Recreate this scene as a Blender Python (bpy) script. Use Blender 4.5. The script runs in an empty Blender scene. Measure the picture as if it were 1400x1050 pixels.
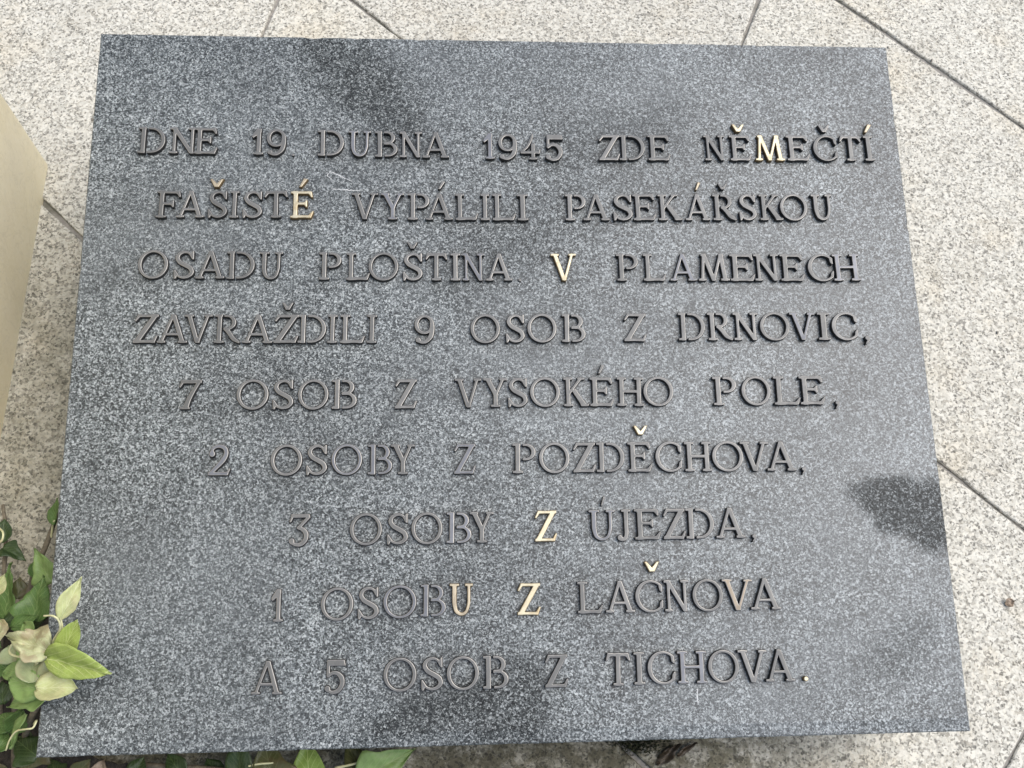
import bpy, bmesh, math, random
import numpy as np
from mathutils import Vector, Matrix, noise as mnoise

S = bpy.context.scene
COL = S.collection
R = math.radians
rnd = random.Random(7)

# ------------------------------------------------------------------ camera
CAM = Vector((-0.0626410407, -0.3985223434, 1.1435117616))
RW = Matrix(((0.99798255, -0.00482953, 0.06330486),
             (-0.02782751, -0.92949586, 0.36778129),
             (0.05706539, -0.36880093, -0.92775504)))          # columns: right, down, forward
FPX = 1330.0
cd = bpy.data.cameras.new('camera')
cd.sensor_width = 36.0
cd.lens = FPX / 1400 * 36
cd.clip_start = 0.02
cd.clip_end = 500
cam = bpy.data.objects.new('camera', cd)
COL.objects.link(cam)
X, Y, Z = (RW @ Vector(v) for v in ((1, 0, 0), (0, -1, 0), (0, 0, -1)))
m = Matrix((X, Y, Z)).transposed().to_4x4()
m.translation = CAM
cam.matrix_world = m
S.camera = cam

# ------------------------------------------------------------------ sky, sun, exposure
SUN_EL, SUN_AZ = R(61), R(12)          # azimuth measured from +x (right of the plaque) towards +y (behind it)
w = bpy.data.worlds.new('World')
S.world = w
w.use_nodes = True
nt = w.node_tree
sky = nt.nodes.new('ShaderNodeTexSky')
sky.sky_type = 'NISHITA'
sky.sun_disc = False
sky.sun_elevation = SUN_EL
sky.sun_rotation = math.pi / 2 - SUN_AZ
sky.air_density = 1.0
sky.dust_density = 3.0
sky.ozone_density = 1.0
bg = nt.nodes['Background']
bg.inputs['Strength'].default_value = 0.11
nt.links.new(sky.outputs[0], bg.inputs['Color'])
sl = bpy.data.lights.new('sun', 'SUN')
sl.energy = 1.5
sl.angle = R(50)
sl.color = (1.0, 0.985, 0.96)
so = bpy.data.objects.new('sun', sl)
COL.objects.link(so)
sd = Vector((math.cos(SUN_EL) * math.cos(SUN_AZ), math.cos(SUN_EL) * math.sin(SUN_AZ), math.sin(SUN_EL)))
so.rotation_euler = sd.to_track_quat('Z', 'Y').to_euler()
so.location = sd * 8
S.view_settings.view_transform = 'Standard'
S.view_settings.look = 'None'
S.view_settings.gamma = 1
S.view_settings.use_curve_mapping = False
S.view_settings.exposure = 1.0

# ------------------------------------------------------------------ helpers
TILT = R(8)
ZC = 0.15 + 0.38 * math.sin(TILT)
PW, PH, PT = 0.9, 0.7606, 0.05         # plaque width, height, thickness
PM = Matrix.Translation((0, 0, ZC)) @ Matrix.Rotation(TILT, 4, 'X')   # plaque frame: origin in the centre of its face
PMI = PM.inverted()


def ray(px, py):
    return RW @ Vector(((px - 700) / FPX, (py - 525) / FPX, 1))


def at(px, py, z=0.0):
    d = ray(px, py)
    return CAM + d * ((z - CAM.z) / d.z)


def onp(px, py, h=0.0):
    c = PMI @ CAM
    d = PMI.to_3x3() @ ray(px, py)
    return c + d * ((h - c.z) / d.z)


def link(name, me, mats, parent=None):
    o = bpy.data.objects.new(name, me)
    COL.objects.link(o)
    for mm in (mats if isinstance(mats, (list, tuple)) else [mats]):
        if mm.name not in [q.name for q in me.materials if q]:
            me.materials.append(mm)
    if parent:
        o.parent = parent
    return o


def empty(name, mat=None, parent=None):
    o = bpy.data.objects.new(name, None)
    COL.objects.link(o)
    o.empty_display_size = 0.05
    if mat is not None:
        o.matrix_world = mat
    if parent:
        o.parent = parent
    return o


def tag(o, label=None, cat=None, group=None, kind=None):
    for k, v in (('label', label), ('category', cat), ('group', group), ('kind', kind)):
        if v:
            o[k] = v
    return o


class NT:
    """tiny node helper"""
    def __init__(s, name):
        s.m = bpy.data.materials.new(name)
        s.m.use_nodes = True
        s.t = s.m.node_tree
        s.b = s.t.nodes['Principled BSDF']
        s.out = s.t.nodes['Material Output']

    def n(s, kind, **kw):
        q = s.t.nodes.new('ShaderNode' + kind)
        for k, v in kw.items():
            setattr(q, k, v)
        return q

    def l(s, a, b):
        s.t.links.new(a, b)

    def val(s, sock, v):
        if hasattr(v, 'is_output') or hasattr(v, 'links'):
            s.l(v, sock)
        else:
            sock.default_value = v

    def obj(s):
        return s.n('TexCoord').outputs['Object']

    def noise(s, vec, scale, detail=3, rough=0.55, dist=0.0, dims='3D'):
        q = s.n('TexNoise', noise_dimensions=dims)
        s.l(vec, q.inputs['Vector'])
        q.inputs['Scale'].default_value = scale
        q.inputs['Detail'].default_value = detail
        q.inputs['Roughness'].default_value = rough
        q.inputs['Distortion'].default_value = dist
        return q.outputs['Fac']

    def voro(s, vec, scale, feature='F1', out='Color', rand=1.0):
        q = s.n('TexVoronoi', feature=feature)
        s.l(vec, q.inputs['Vector'])
        q.inputs['Scale'].default_value = scale
        q.inputs['Randomness'].default_value = rand
        return q.outputs[out]

    def ramp(s, fac, stops, interp='LINEAR'):
        q = s.n('ValToRGB')
        q.color_ramp.interpolation = interp
        e = q.color_ramp.elements
        while len(e) < len(stops):
            e.new(0.5)
        for i, (p, c) in enumerate(stops):
            e[i].position = p
            e[i].color = (c[0], c[1], c[2], 1) if isinstance(c, (tuple, list)) else (c, c, c, 1)
        s.l(fac, q.inputs['Fac'])
        return q.outputs['Color']

    def mix(s, fac, a, b, mode='MIX'):
        q = s.n('Mix', data_type='RGBA', blend_type=mode)
        s.val(q.inputs[0], fac)
        for i, v in ((6, a), (7, b)):
            if isinstance(v, (int, float)):
                v = (v, v, v, 1)
            elif isinstance(v, tuple) and len(v) == 3:
                v = v + (1,)
            s.val(q.inputs[i], v)
        return q.outputs[2]

    def math(s, op, a, b=0.0, clamp=False):
        q = s.n('Math', operation=op, use_clamp=clamp)
        s.val(q.inputs[0], a)
        s.val(q.inputs[1], b)
        return q.outputs[0]

    def vmath(s, op, a, b):
        q = s.n('VectorMath', operation=op)
        s.val(q.inputs[0], a)
        s.val(q.inputs[1], b)
        return q.outputs['Vector']

    def sep(s, v):
        q = s.n('SeparateXYZ')
        s.l(v, q.inputs[0])
        return q.outputs

    def maprange(s, v, a, b, c=0.0, d=1.0, smooth=True):
        q = s.n('MapRange', interpolation_type='SMOOTHSTEP' if smooth else 'LINEAR')
        s.val(q.inputs[0], v)
        for i, x in enumerate((a, b, c, d)):
            q.inputs[i + 1].default_value = x
        return q.outputs[0]

    def bump(s, h, strength, dist):
        q = s.n('Bump')
        q.inputs['Strength'].default_value = strength
        q.inputs['Distance'].default_value = dist
        s.l(h, q.inputs['Height'])
        s.l(q.outputs[0], s.b.inputs['Normal'])

    def set(s, **kw):
        for k, v in kw.items():
            i = s.b.inputs[k.replace('_', ' ')]
            if isinstance(v, tuple) and len(v) == 3:
                v = v + (1,)
            s.val(i, v)
        return s.m


# ------------------------------------------------------------------ materials
def mat_dark_granite():
    t = NT('dark_granite')
    v = t.obj()
    warp = t.n('TexNoise')
    t.l(v, warp.inputs['Vector'])
    warp.inputs['Scale'].default_value = 520
    warp.inputs['Detail'].default_value = 1
    wv = t.vmath('MULTIPLY', t.vmath('SUBTRACT', warp.outputs['Color'], (0.5, 0.5, 0.5)), (0.0038, 0.0038, 0.0038))
    v2 = t.vmath('ADD', v, wv)
    cells = t.sep(t.voro(v2, 680))[0]
    n1 = t.noise(v2, 450, 2, 0.6)
    ridge = t.math('SUBTRACT', 1.0, t.math('MULTIPLY', t.math('ABSOLUTE', t.math('SUBTRACT', t.noise(v2, 370, 1, 0.5, 0.4), 0.5)), 5.0), clamp=True)
    f = t.math('ADD', t.math('MULTIPLY', cells, 0.38), t.math('MULTIPLY', n1, 0.44))
    f = t.math('ADD', f, t.math('MULTIPLY', ridge, 0.20))
    f = t.math('ADD', f, t.math('MULTIPLY', t.noise(v, 34, 3, 0.6), 0.10))
    c = t.ramp(f, [(0.30, (0.005, 0.006, 0.0065)), (0.49, (0.029, 0.034, 0.0345)), (0.64, (0.120, 0.134, 0.135)), (0.84, (0.375, 0.40, 0.395))])
    # broad mottling of the stone itself
    big = t.noise(v, 6.5, 5, 0.65)
    c = t.mix(1.0, c, t.ramp(big, [(0.30, 0.72), (0.70, 1.22)]), 'MULTIPLY')
    # damp stain at the right edge; the other dark bands are painted reflections
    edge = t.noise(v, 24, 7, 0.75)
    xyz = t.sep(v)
    stains_refl = None
    for (px, py, a, b, ang, amt) in STAINS_REFL:
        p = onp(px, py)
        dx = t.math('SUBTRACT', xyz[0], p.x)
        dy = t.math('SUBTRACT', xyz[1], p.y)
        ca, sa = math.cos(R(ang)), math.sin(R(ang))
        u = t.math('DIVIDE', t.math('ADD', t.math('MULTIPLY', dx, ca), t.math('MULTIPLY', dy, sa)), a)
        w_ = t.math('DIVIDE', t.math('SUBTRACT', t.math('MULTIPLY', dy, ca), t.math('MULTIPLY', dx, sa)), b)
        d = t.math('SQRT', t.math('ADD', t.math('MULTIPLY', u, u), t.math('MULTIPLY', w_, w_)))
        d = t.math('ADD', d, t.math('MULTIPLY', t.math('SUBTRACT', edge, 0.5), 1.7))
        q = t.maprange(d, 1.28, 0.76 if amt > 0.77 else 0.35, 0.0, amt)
        stains_refl = q if stains_refl is None else t.math('MAXIMUM', stains_refl, q)
    wet_refl = t.ramp(f, [(0.32, (0.003, 0.0035, 0.0035)), (0.56, (0.010, 0.0115, 0.011)), (0.70, (0.055, 0.060, 0.059)), (0.86, (0.27, 0.285, 0.28))])
    c = t.mix(stains_refl, c, wet_refl)
    # pale sky reflection painted into the colour, in soft drifts
    sky_sheen = t.maprange(t.noise(t.vmath('ADD', v, SHEEN_OFF), 2.3, 4, 0.6), 0.40, 0.68, 0.0, 0.28)
    sky_sheen = t.math('MULTIPLY', sky_sheen, t.math('SUBTRACT', 1.0, stains_refl))
    c = t.mix(sky_sheen, c, (0.155, 0.170, 0.175))
    rough = t.math('ADD', t.math('MULTIPLY', f, 0.18), 0.30)
    t.bump(f, 0.10, 0.0006)
    return t.set(Base_Color=c, Roughness=rough, Specular_IOR_Level=t.math('SUBTRACT', 0.38, t.math('MULTIPLY', stains_refl, 0.32)))


SHEEN_OFF = (0.35, 1.9, 0.0)
STAINS_REFL = [(1262, 702, 0.058, 0.034, -16, 0.80), (1212, 678, 0.042, 0.022, 6, 0.78),
          (455, 72, 0.055, 0.032, -40, 0.6), (495, 108, 0.070, 0.050, -48, 0.66), (545, 165, 0.060, 0.036, -52, 0.52), (1235, 885, 0.05, 0.03, 30, 0.3), (700, 330, 0.14, 0.045, 35, 0.3), (840, 190, 0.11, 0.045, 20, 0.3),  # from here mostly dark reflections painted into the slab
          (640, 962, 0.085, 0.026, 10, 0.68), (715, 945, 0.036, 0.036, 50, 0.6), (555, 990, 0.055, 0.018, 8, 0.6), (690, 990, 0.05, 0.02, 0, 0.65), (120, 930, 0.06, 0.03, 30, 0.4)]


def mat_pale_granite():
    t = NT('pale_granite')
    v = t.obj()
    warp = t.n('TexNoise')
    t.l(v, warp.inputs['Vector'])
    warp.inputs['Scale'].default_value = 240
    wv = t.vmath('MULTIPLY', t.vmath('SUBTRACT', warp.outputs['Color'], (0.5, 0.5, 0.5)), (0.006, 0.006, 0.006))
    v2 = t.vmath('ADD', v, wv)
    island = t.n('NewGeometry').outputs['Random Per Island']
    cells = t.sep(t.voro(v2, 350))
    n1 = t.noise(v2, 260, 4, 0.65)
    f = t.math('ADD', t.math('MULTIPLY', cells[0], 0.55), t.math('MULTIPLY', n1, 0.55))
    c = t.ramp(f, [(0.22, (0.12, 0.115, 0.103)), (0.37, (0.325, 0.315, 0.286)), (0.50, (0.46, 0.447, 0.408)), (0.76, (0.61, 0.596, 0.552))])
    # feldspar grains with a warm cast
    warm = t.maprange(cells[1], 0.62, 0.85, 0.0, 0.22)
    c = t.mix(warm, c, t.mix(1.0, c, (1.0, 0.92, 0.80), 'MULTIPLY'))
    # black mica specks
    sp = t.voro(v2, 215, 'F1', 'Distance')
    spk = t.maprange(sp, 0.36, 0.24, 0.0, 0.66)
    spk = t.math('MULTIPLY', spk, t.maprange(t.noise(v, 75, 2), 0.42, 0.54))
    c = t.mix(spk, c, (0.075, 0.072, 0.066))
    # each slab its own cast
    tint = t.ramp(island, [(0.0, (0.96, 0.945, 0.872)), (0.35, (0.93, 0.922, 0.868)), (0.6, (0.95, 0.93, 0.85)), (0.8, (0.90, 0.89, 0.835)), (1.0, (0.96, 0.942, 0.855))])
    c = t.mix(1.0, c, tint, 'MULTIPLY')
    # ochre weathering and grime drifts
    och = t.maprange(t.noise(v, 6.0, 4, 0.65), 0.50, 0.72, 0.0, 0.55)
    c = t.mix(och, c, t.mix(1.0, c, (0.98, 0.91, 0.80), 'MULTIPLY'))
    gr = t.maprange(t.noise(v, 11.0, 5, 0.7), 0.48, 0.75, 0.0, 0.45)
    c = t.mix(gr, c, t.mix(1.0, c, (0.70, 0.67, 0.62), 'MULTIPLY'))
    # shade beside stone and plaque painted into the colour, mixed with grime
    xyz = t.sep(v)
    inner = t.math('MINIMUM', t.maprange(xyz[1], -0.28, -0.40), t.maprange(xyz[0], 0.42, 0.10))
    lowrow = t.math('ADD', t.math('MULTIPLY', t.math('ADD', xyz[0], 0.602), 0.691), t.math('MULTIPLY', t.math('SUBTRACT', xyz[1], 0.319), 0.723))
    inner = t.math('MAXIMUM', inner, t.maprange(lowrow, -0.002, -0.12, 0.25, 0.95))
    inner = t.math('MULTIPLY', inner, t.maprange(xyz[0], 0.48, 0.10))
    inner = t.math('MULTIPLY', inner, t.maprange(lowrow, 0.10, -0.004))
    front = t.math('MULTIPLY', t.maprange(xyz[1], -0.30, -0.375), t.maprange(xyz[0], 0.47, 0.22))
    shade_dirt = t.math('MULTIPLY', inner, t.maprange(t.noise(v, 30, 5, 0.7), 0.30, 0.62, 0.45, 1.0))
    c = t.mix(shade_dirt, c, t.mix(1.0, c, (0.53, 0.525, 0.475), 'MULTIPLY'))
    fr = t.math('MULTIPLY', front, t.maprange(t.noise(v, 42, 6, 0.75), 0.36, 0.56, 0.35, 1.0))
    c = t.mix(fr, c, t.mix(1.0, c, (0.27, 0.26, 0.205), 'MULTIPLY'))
    t.bump(t.math('ADD', n1, t.math('MULTIPLY', t.noise(v, 60, 3), 0.8)), 0.45, 0.0012)
    return t.set(Base_Color=c, Roughness=0.75, Specular_IOR_Level=0.35)


def mat_mortar():
    t = NT('mortar')
    v = t.obj()
    c = t.ramp(t.noise(v, 160, 4, 0.7), [(0.3, (0.17, 0.16, 0.14)), (0.7, (0.33, 0.31, 0.275))])
    c = t.mix(t.maprange(t.noise(v, 14, 3), 0.5, 0.7, 0, 0.6), c, (0.07, 0.07, 0.045))
    t.bump(t.noise(v, 220, 4), 0.6, 0.002)
    return t.set(Base_Color=c, Roughness=0.95)


def mat_dark_ground():
    t = NT('dark_ground')
    v = t.obj()
    c = t.ramp(t.noise(v, 120, 5, 0.7), [(0.3, (0.012, 0.010, 0.008)), (0.7, (0.06, 0.05, 0.038))])
    t.bump(t.noise(v, 90, 5, 0.7), 1.0, 0.01)
    return t.set(Base_Color=c, Roughness=1.0)


def mat_sandstone():
    t = NT('beige_stone')
    v = t.obj()
    a = t.noise(v, 7, 5, 0.6, 0.6)
    c = t.ramp(a, [(0.25, (0.49, 0.43, 0.275)), (0.5, (0.58, 0.512, 0.34)), (0.75, (0.635, 0.57, 0.40))])
    veins = t.noise(v, 19, 6, 0.7, 1.5)
    ve = t.math('ABSOLUTE', t.math('SUBTRACT', veins, 0.5))
    c = t.mix(t.maprange(ve, 0.022, 0.0, 0.0, 0.32), c, (0.36, 0.315, 0.22))
    pits = t.voro(v, 90, 'F1', 'Distance')
    pit = t.math('MULTIPLY', t.maprange(pits, 0.14, 0.06), t.maprange(t.noise(v, 16, 2), 0.52, 0.62))
    c = t.mix(t.math('MULTIPLY', pit, 0.6), c, (0.17, 0.14, 0.09))
    c = t.mix(t.maprange(t.noise(v, 230, 3, 0.7), 0.4, 0.75, 0.0, 0.30), c, (0.66, 0.62, 0.51))
    # grey weathering towards patches
    c = t.mix(t.maprange(t.noise(v, 3.0, 4, 0.6), 0.45, 0.7, 0.0, 0.4), c, (0.47, 0.43, 0.33))
    t.bump(t.noise(v, 150, 5, 0.7), 0.25, 0.0012)
    return t.set(Base_Color=c, Roughness=0.6, Specular_IOR_Level=0.4)


def mat_bronze(name, ca, cb, rough=0.50, metal=0.35, tarnish=None):
    t = NT(name)
    v = t.obj()
    r_ = t.n('ObjectInfo').outputs['Random']
    c = t.mix(r_, ca, cb)
    n = t.noise(v, 120, 4, 0.65)
    c = t.mix(t.maprange(n, 0.42, 0.72, 0.0, 0.40), c, t.mix(1.0, c, (0.6, 0.6, 0.62), 'MULTIPLY'))
    if tarnish:
        c = t.mix(t.maprange(t.noise(v, 75, 5, 0.75), 0.50, 0.68, 0.0, 0.7), c, tarnish)
    t.bump(t.noise(v, 500, 3), 0.12, 0.0003)
    return t.set(Base_Color=c, Roughness=t.math('ADD', t.math('MULTIPLY', n, 0.25), rough - 0.12), Metallic=metal)


def mat_leaf(name, base, vein, edge, under=None, trans=0.25, edge_amt=0.0):
    t = NT(name)
    uv = t.sep(t.n('UVMap').outputs['UV'])
    v = t.obj()
    lat = t.math('ABSOLUTE', uv[0])
    # midrib and veins running outwards from it
    mid = t.maprange(lat, 0.030, 0.010)
    ph = t.math('FRACT', t.math('MULTIPLY', t.math('SUBTRACT', uv[1], t.math('MULTIPLY', lat, 0.75)), 5.0))
    side = t.maprange(t.math('ABSOLUTE', t.math('SUBTRACT', ph, 0.5)), 0.085, 0.03)
    side = t.math('MULTIPLY', side, t.maprange(lat, 0.75, 0.1, 0.25, 0.8))
    net = t.voro(v, 420, 'DISTANCE_TO_EDGE', 'Distance')
    vv = t.math('MAXIMUM', t.math('MULTIPLY', mid, 0.9), side)
    vv = t.math('MAXIMUM', vv, t.maprange(net, 0.10, 0.02, 0.0, 0.22))
    b = t.mix(t.maprange(t.noise(v, 90, 4, 0.6), 0.35, 0.7), base, tuple(q * 0.75 for q in base))
    c = t.mix(t.math('MULTIPLY', vv, 0.8), b, vein)
    if edge_amt:
        e = t.math('ADD', t.noise(v, 70, 4, 0.7), t.math('MULTIPLY', lat, 0.12))
        c = t.mix(t.maprange(e, 0.52, 0.70, 0.0, edge_amt), c, edge)
    t.bump(vv, 0.35, 0.0008)
    t.set(Base_Color=c, Roughness=0.42, Specular_IOR_Level=0.4)
    tr = t.n('BsdfTranslucent')
    t.l(c, tr.inputs['Color'])
    mx = t.n('MixShader')
    mx.inputs[0].default_value = trans
    t.l(t.b.outputs[0], mx.inputs[1])
    t.l(tr.outputs[0], mx.inputs[2])
    t.l(mx.outputs[0], t.out.inputs['Surface'])
    return t.m


def mat_plain(name, ca, cb, scale=60, rough=0.7):
    t = NT(name)
    c = t.ramp(t.noise(t.obj(), scale, 4, 0.65), [(0.3, ca), (0.7, cb)])
    return t.set(Base_Color=c, Roughness=rough)


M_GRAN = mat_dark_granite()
M_PAVE = mat_pale_granite()
M_MORT = mat_mortar()
M_DARKG = mat_dark_ground()
M_SAND = mat_sandstone()
M_CONC = mat_plain('concrete', (0.22, 0.21, 0.19), (0.33, 0.32, 0.29), 40, 0.9)
M_BRZ = mat_bronze('dark_bronze', (0.104, 0.105, 0.100), (0.146, 0.146, 0.139))
M_BLUE = mat_bronze('sky_tinted_bronze', (0.115, 0.121, 0.133), (0.145, 0.152, 0.167))  # blue sky reflection put into the face colour
M_BRN = mat_bronze('brown_bronze', (0.215, 0.182, 0.135), (0.24, 0.20, 0.15))
M_GOLD = mat_bronze('polished_brass', (0.42, 0.382, 0.272), (0.47, 0.43, 0.315), 0.48, 0.75, (0.36, 0.28, 0.16))
M_COPP = mat_bronze('pale_brass', (0.36, 0.312, 0.225), (0.40, 0.35, 0.26), 0.5, 0.6, (0.26, 0.215, 0.16))
M_RIM = mat_bronze('worn_bronze_edge', (0.20, 0.195, 0.182), (0.27, 0.26, 0.24), 0.4, 0.5)
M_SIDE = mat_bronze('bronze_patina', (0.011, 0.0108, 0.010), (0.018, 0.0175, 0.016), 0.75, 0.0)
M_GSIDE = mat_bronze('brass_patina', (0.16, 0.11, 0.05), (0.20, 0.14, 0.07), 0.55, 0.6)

# ------------------------------------------------------------------ setting: ground and pavement
bm = bmesh.new()
bmesh.ops.create_grid(bm, x_segments=1, y_segments=1, size=60)
me = bpy.data.meshes.new('ground')
bm.to_mesh(me)
bm.free()
g = link('ground', me, M_MORT)
g.location = (0, 0, -0.005)
tag(g, kind='structure')

ROW_ANG = R(-43.7)
DU = Vector((math.cos(ROW_ANG), math.sin(ROW_ANG)))
DV = Vector((-DU.y, DU.x))
P0 = Vector((-0.602, 0.319))
PITCH = 0.527


def uv_of(p):
    q = Vector((p[0], p[1])) - P0
    return q.dot(DU), q.dot(DV)


def xy_of(u, v):
    return P0 + DU * u + DV * v


def xy_pair(u, row):
    return xy_of(u, row * PITCH), xy_of(u + 0.02, (row + 1) * PITCH)


def slab_mesh():
    bm = bmesh.new()
    r_ = random.Random(3)
    # cross joints seen in the photograph: row -> lines through two points
    known = {0: [((-0.314, 0.667), (-0.333, 0.599)), ((0.588, -0.379), (0.559, -0.413))], 1: [((0.412, 0.685), (0.376, 0.601)), xy_pair(1.6, 1)], 2: [xy_pair(0.35, 2)], -1: [xy_pair(0.55, -1)]}
    for row in range(-9, 9):
        v0, v1 = row * PITCH, (row + 1) * PITCH
        js = []
        for a, b in known.get(row, []):
            ua, va = uv_of(a)
            ub, vb = uv_of(b)
            s_ = (ub - ua) / (vb - va)
            js.append((ua + s_ * (v0 - va), ua + s_ * (v1 - va)))
        lo = min([min(j) for j in js]) if js else r_.uniform(-0.4, 0.4)
        hi = max([max(j) for j in js]) if js else lo
        if not js:
            js.append((lo, lo + r_.uniform(-0.03, 0.03)))
        while lo > -5:
            lo -= r_.uniform(0.7, 1.15)
            js.append((lo, lo + r_.uniform(-0.04, 0.04)))
        while hi < 5:
            hi += r_.uniform(0.7, 1.15)
            js.append((hi, hi + r_.uniform(-0.04, 0.04)))
        js.sort()
        for (a0, a1), (b0, b1) in zip(js[:-1], js[1:]):
            g_ = 0.0031
            quad = [(a0 + g_, v0 + g_), (b0 - g_, v0 + g_), (b1 - g_, v1 - g_), (a1 + g_, v1 - g_)]
            near = xy_of((a0 + b0) / 2, (v0 + v1) / 2).length < 2.2
            pts = []
            for i in range(4):
                p, q = Vector(quad[i]), Vector(quad[(i + 1) % 4])
                n = max(1, int((q - p).length / (0.012 if near else 0.3)))
                d = (q - p).normalized()
                nn = Vector((-d.y, d.x))
                for k in range(n):
                    w_ = p.lerp(q, k / n)
                    x = xy_of(*w_)
                    e = mnoise.noise(Vector((x.x * 9, x.y * 9, 1.3))) * 0.0022 + mnoise.noise(Vector((x.x * 60, x.y * 60, 4.1))) * 0.0014
                    pts.append(w_ + nn * (e if near else 0))
            c = sum(pts, Vector((0, 0))) / len(pts)
            loops = []
            dz = r_.uniform(-0.0008, 0.0008)
            for off, z in ((0.0, -0.03), (0.0, -0.0022), (0.0012, -0.0006), (0.0032, 0.0)):
                lp = []
                for p in pts:
                    d = (c - p).normalized()
                    x = xy_of(*(p + d * off))
                    lp.append(bm.verts.new((x.x, x.y, z + dz)))
                loops.append(lp)
            n = len(pts)
            for A, B in zip(loops[:-1], loops[1:]):
                for i in range(n):
                    bm.faces.new((A[i], A[(i + 1) % n], B[(i + 1) % n], B[i]))
            bm.faces.new(loops[-1])
    bmesh.ops.recalc_face_normals(bm, faces=bm.faces)
    me = bpy.data.meshes.new('pavement')
    bm.to_mesh(me)
    bm.free()
    return me


pv = link('pavement', slab_mesh(), M_PAVE)
tag(pv, kind='structure')

# dark ground strip under the ivy
bm = bmesh.new()
ring = []
sp_ = [at(*p) for p in ((-60, 845), (20, 850), (62, 842), (80, 930), (110, 1030), (170, 1044), (150, 1075), (120, 1110), (-60, 1110))]
sp2 = []
for i in range(len(sp_)):
    a, b = sp_[i], sp_[(i + 1) % len(sp_)]
    for k in range(10):
        p = a.lerp(b, k / 10)
        p += Vector((mnoise.noise(p * 40), mnoise.noise(p * 40 + Vector((9, 9, 9))), 0)) * 0.012
        sp2.append(p)
vs = [bm.verts.new((p.x, p.y, 0.005)) for p in sp2]
vb_ = [bm.verts.new((p.x, p.y, -0.002)) for p in sp2]
bm.faces.new(vs)
for i in range(len(vs)):
    j = (i + 1) % len(vs)
    bm.faces.new((vb_[i], vb_[j], vs[j], vs[i]))
bmesh.ops.recalc_face_normals(bm, faces=bm.faces)
me = bpy.data.meshes.new('dark_ground')
bm.to_mesh(me)
bm.free()
tag(link('dark_ground', me, M_DARKG), kind='structure')

# ------------------------------------------------------------------ the standing beige stone
def standing_stone():
    bm = bmesh.new()
    x1, x0, y1, y0, h = -0.6025, -0.93, 0.386, -0.62, 1.55
    r = 0.016
    pts = []
    for cx, cy, a0 in ((x1 - r, y1 - r, 0), (x0 + r, y1 - r, 90), (x0 + r, y0 + r, 180), (x1 - r, y0 + r, 270)):
        for k in range(9):
            a = R(a0 + 90 * k / 8)
            pts.append((cx + r * math.cos(a), cy + r * math.sin(a)))
    # long sides cut finer so that the surface can undulate
    fine = []
    for i, p in enumerate(pts):
        q = pts[(i + 1) % len(pts)]
        n = max(1, int(math.dist(p, q) / 0.03))
        for k in range(n):
            fine.append((p[0] + (q[0] - p[0]) * k / n, p[1] + (q[1] - p[1]) * k / n))
    cx, cy = (x0 + x1) / 2, (y0 + y1) / 2
    prev = None
    zs = [-0.02] + [h * k / 40 for k in range(1, 40)] + [h - 0.012, h - 0.003, h]
    for z in zs:
        ins = 0.0 if z < h - 0.011 else (0.006 if z < h - 0.001 else 0.018)
        lp = []
        for x, y in fine:
            d = Vector((cx - x, cy - y)).normalized()
            e = mnoise.noise(Vector((x * 7, y * 7, z * 7))) * 0.0012
            lp.append(bm.verts.new((x + d.x * (ins + e), y + d.y * (ins + e), z)))
        if prev:
            for i in range(len(lp)):
                j = (i + 1) % len(lp)
                bm.faces.new((prev[i], prev[j], lp[j], lp[i]))
        prev = lp
    bm.faces.new(prev)
    bmesh.ops.recalc_face_normals(bm, faces=bm.faces)
    for f in bm.faces:
        f.smooth = True
    me = bpy.data.meshes.new('standing_stone')
    bm.to_mesh(me)
    bm.free()
    return link('standing_stone', me, M_SAND)


tag(standing_stone(), 'smooth beige standing stone with rounded corner beside the dark plaque', 'stone')

# ------------------------------------------------------------------ the plaque
root = empty('memorial_plaque', PM @ Matrix.Translation((0, 0, -PT)))
tag(root, 'dark speckled granite plaque with raised bronze Czech inscription', 'plaque')
UP = Vector((0, 0, PT))


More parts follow.
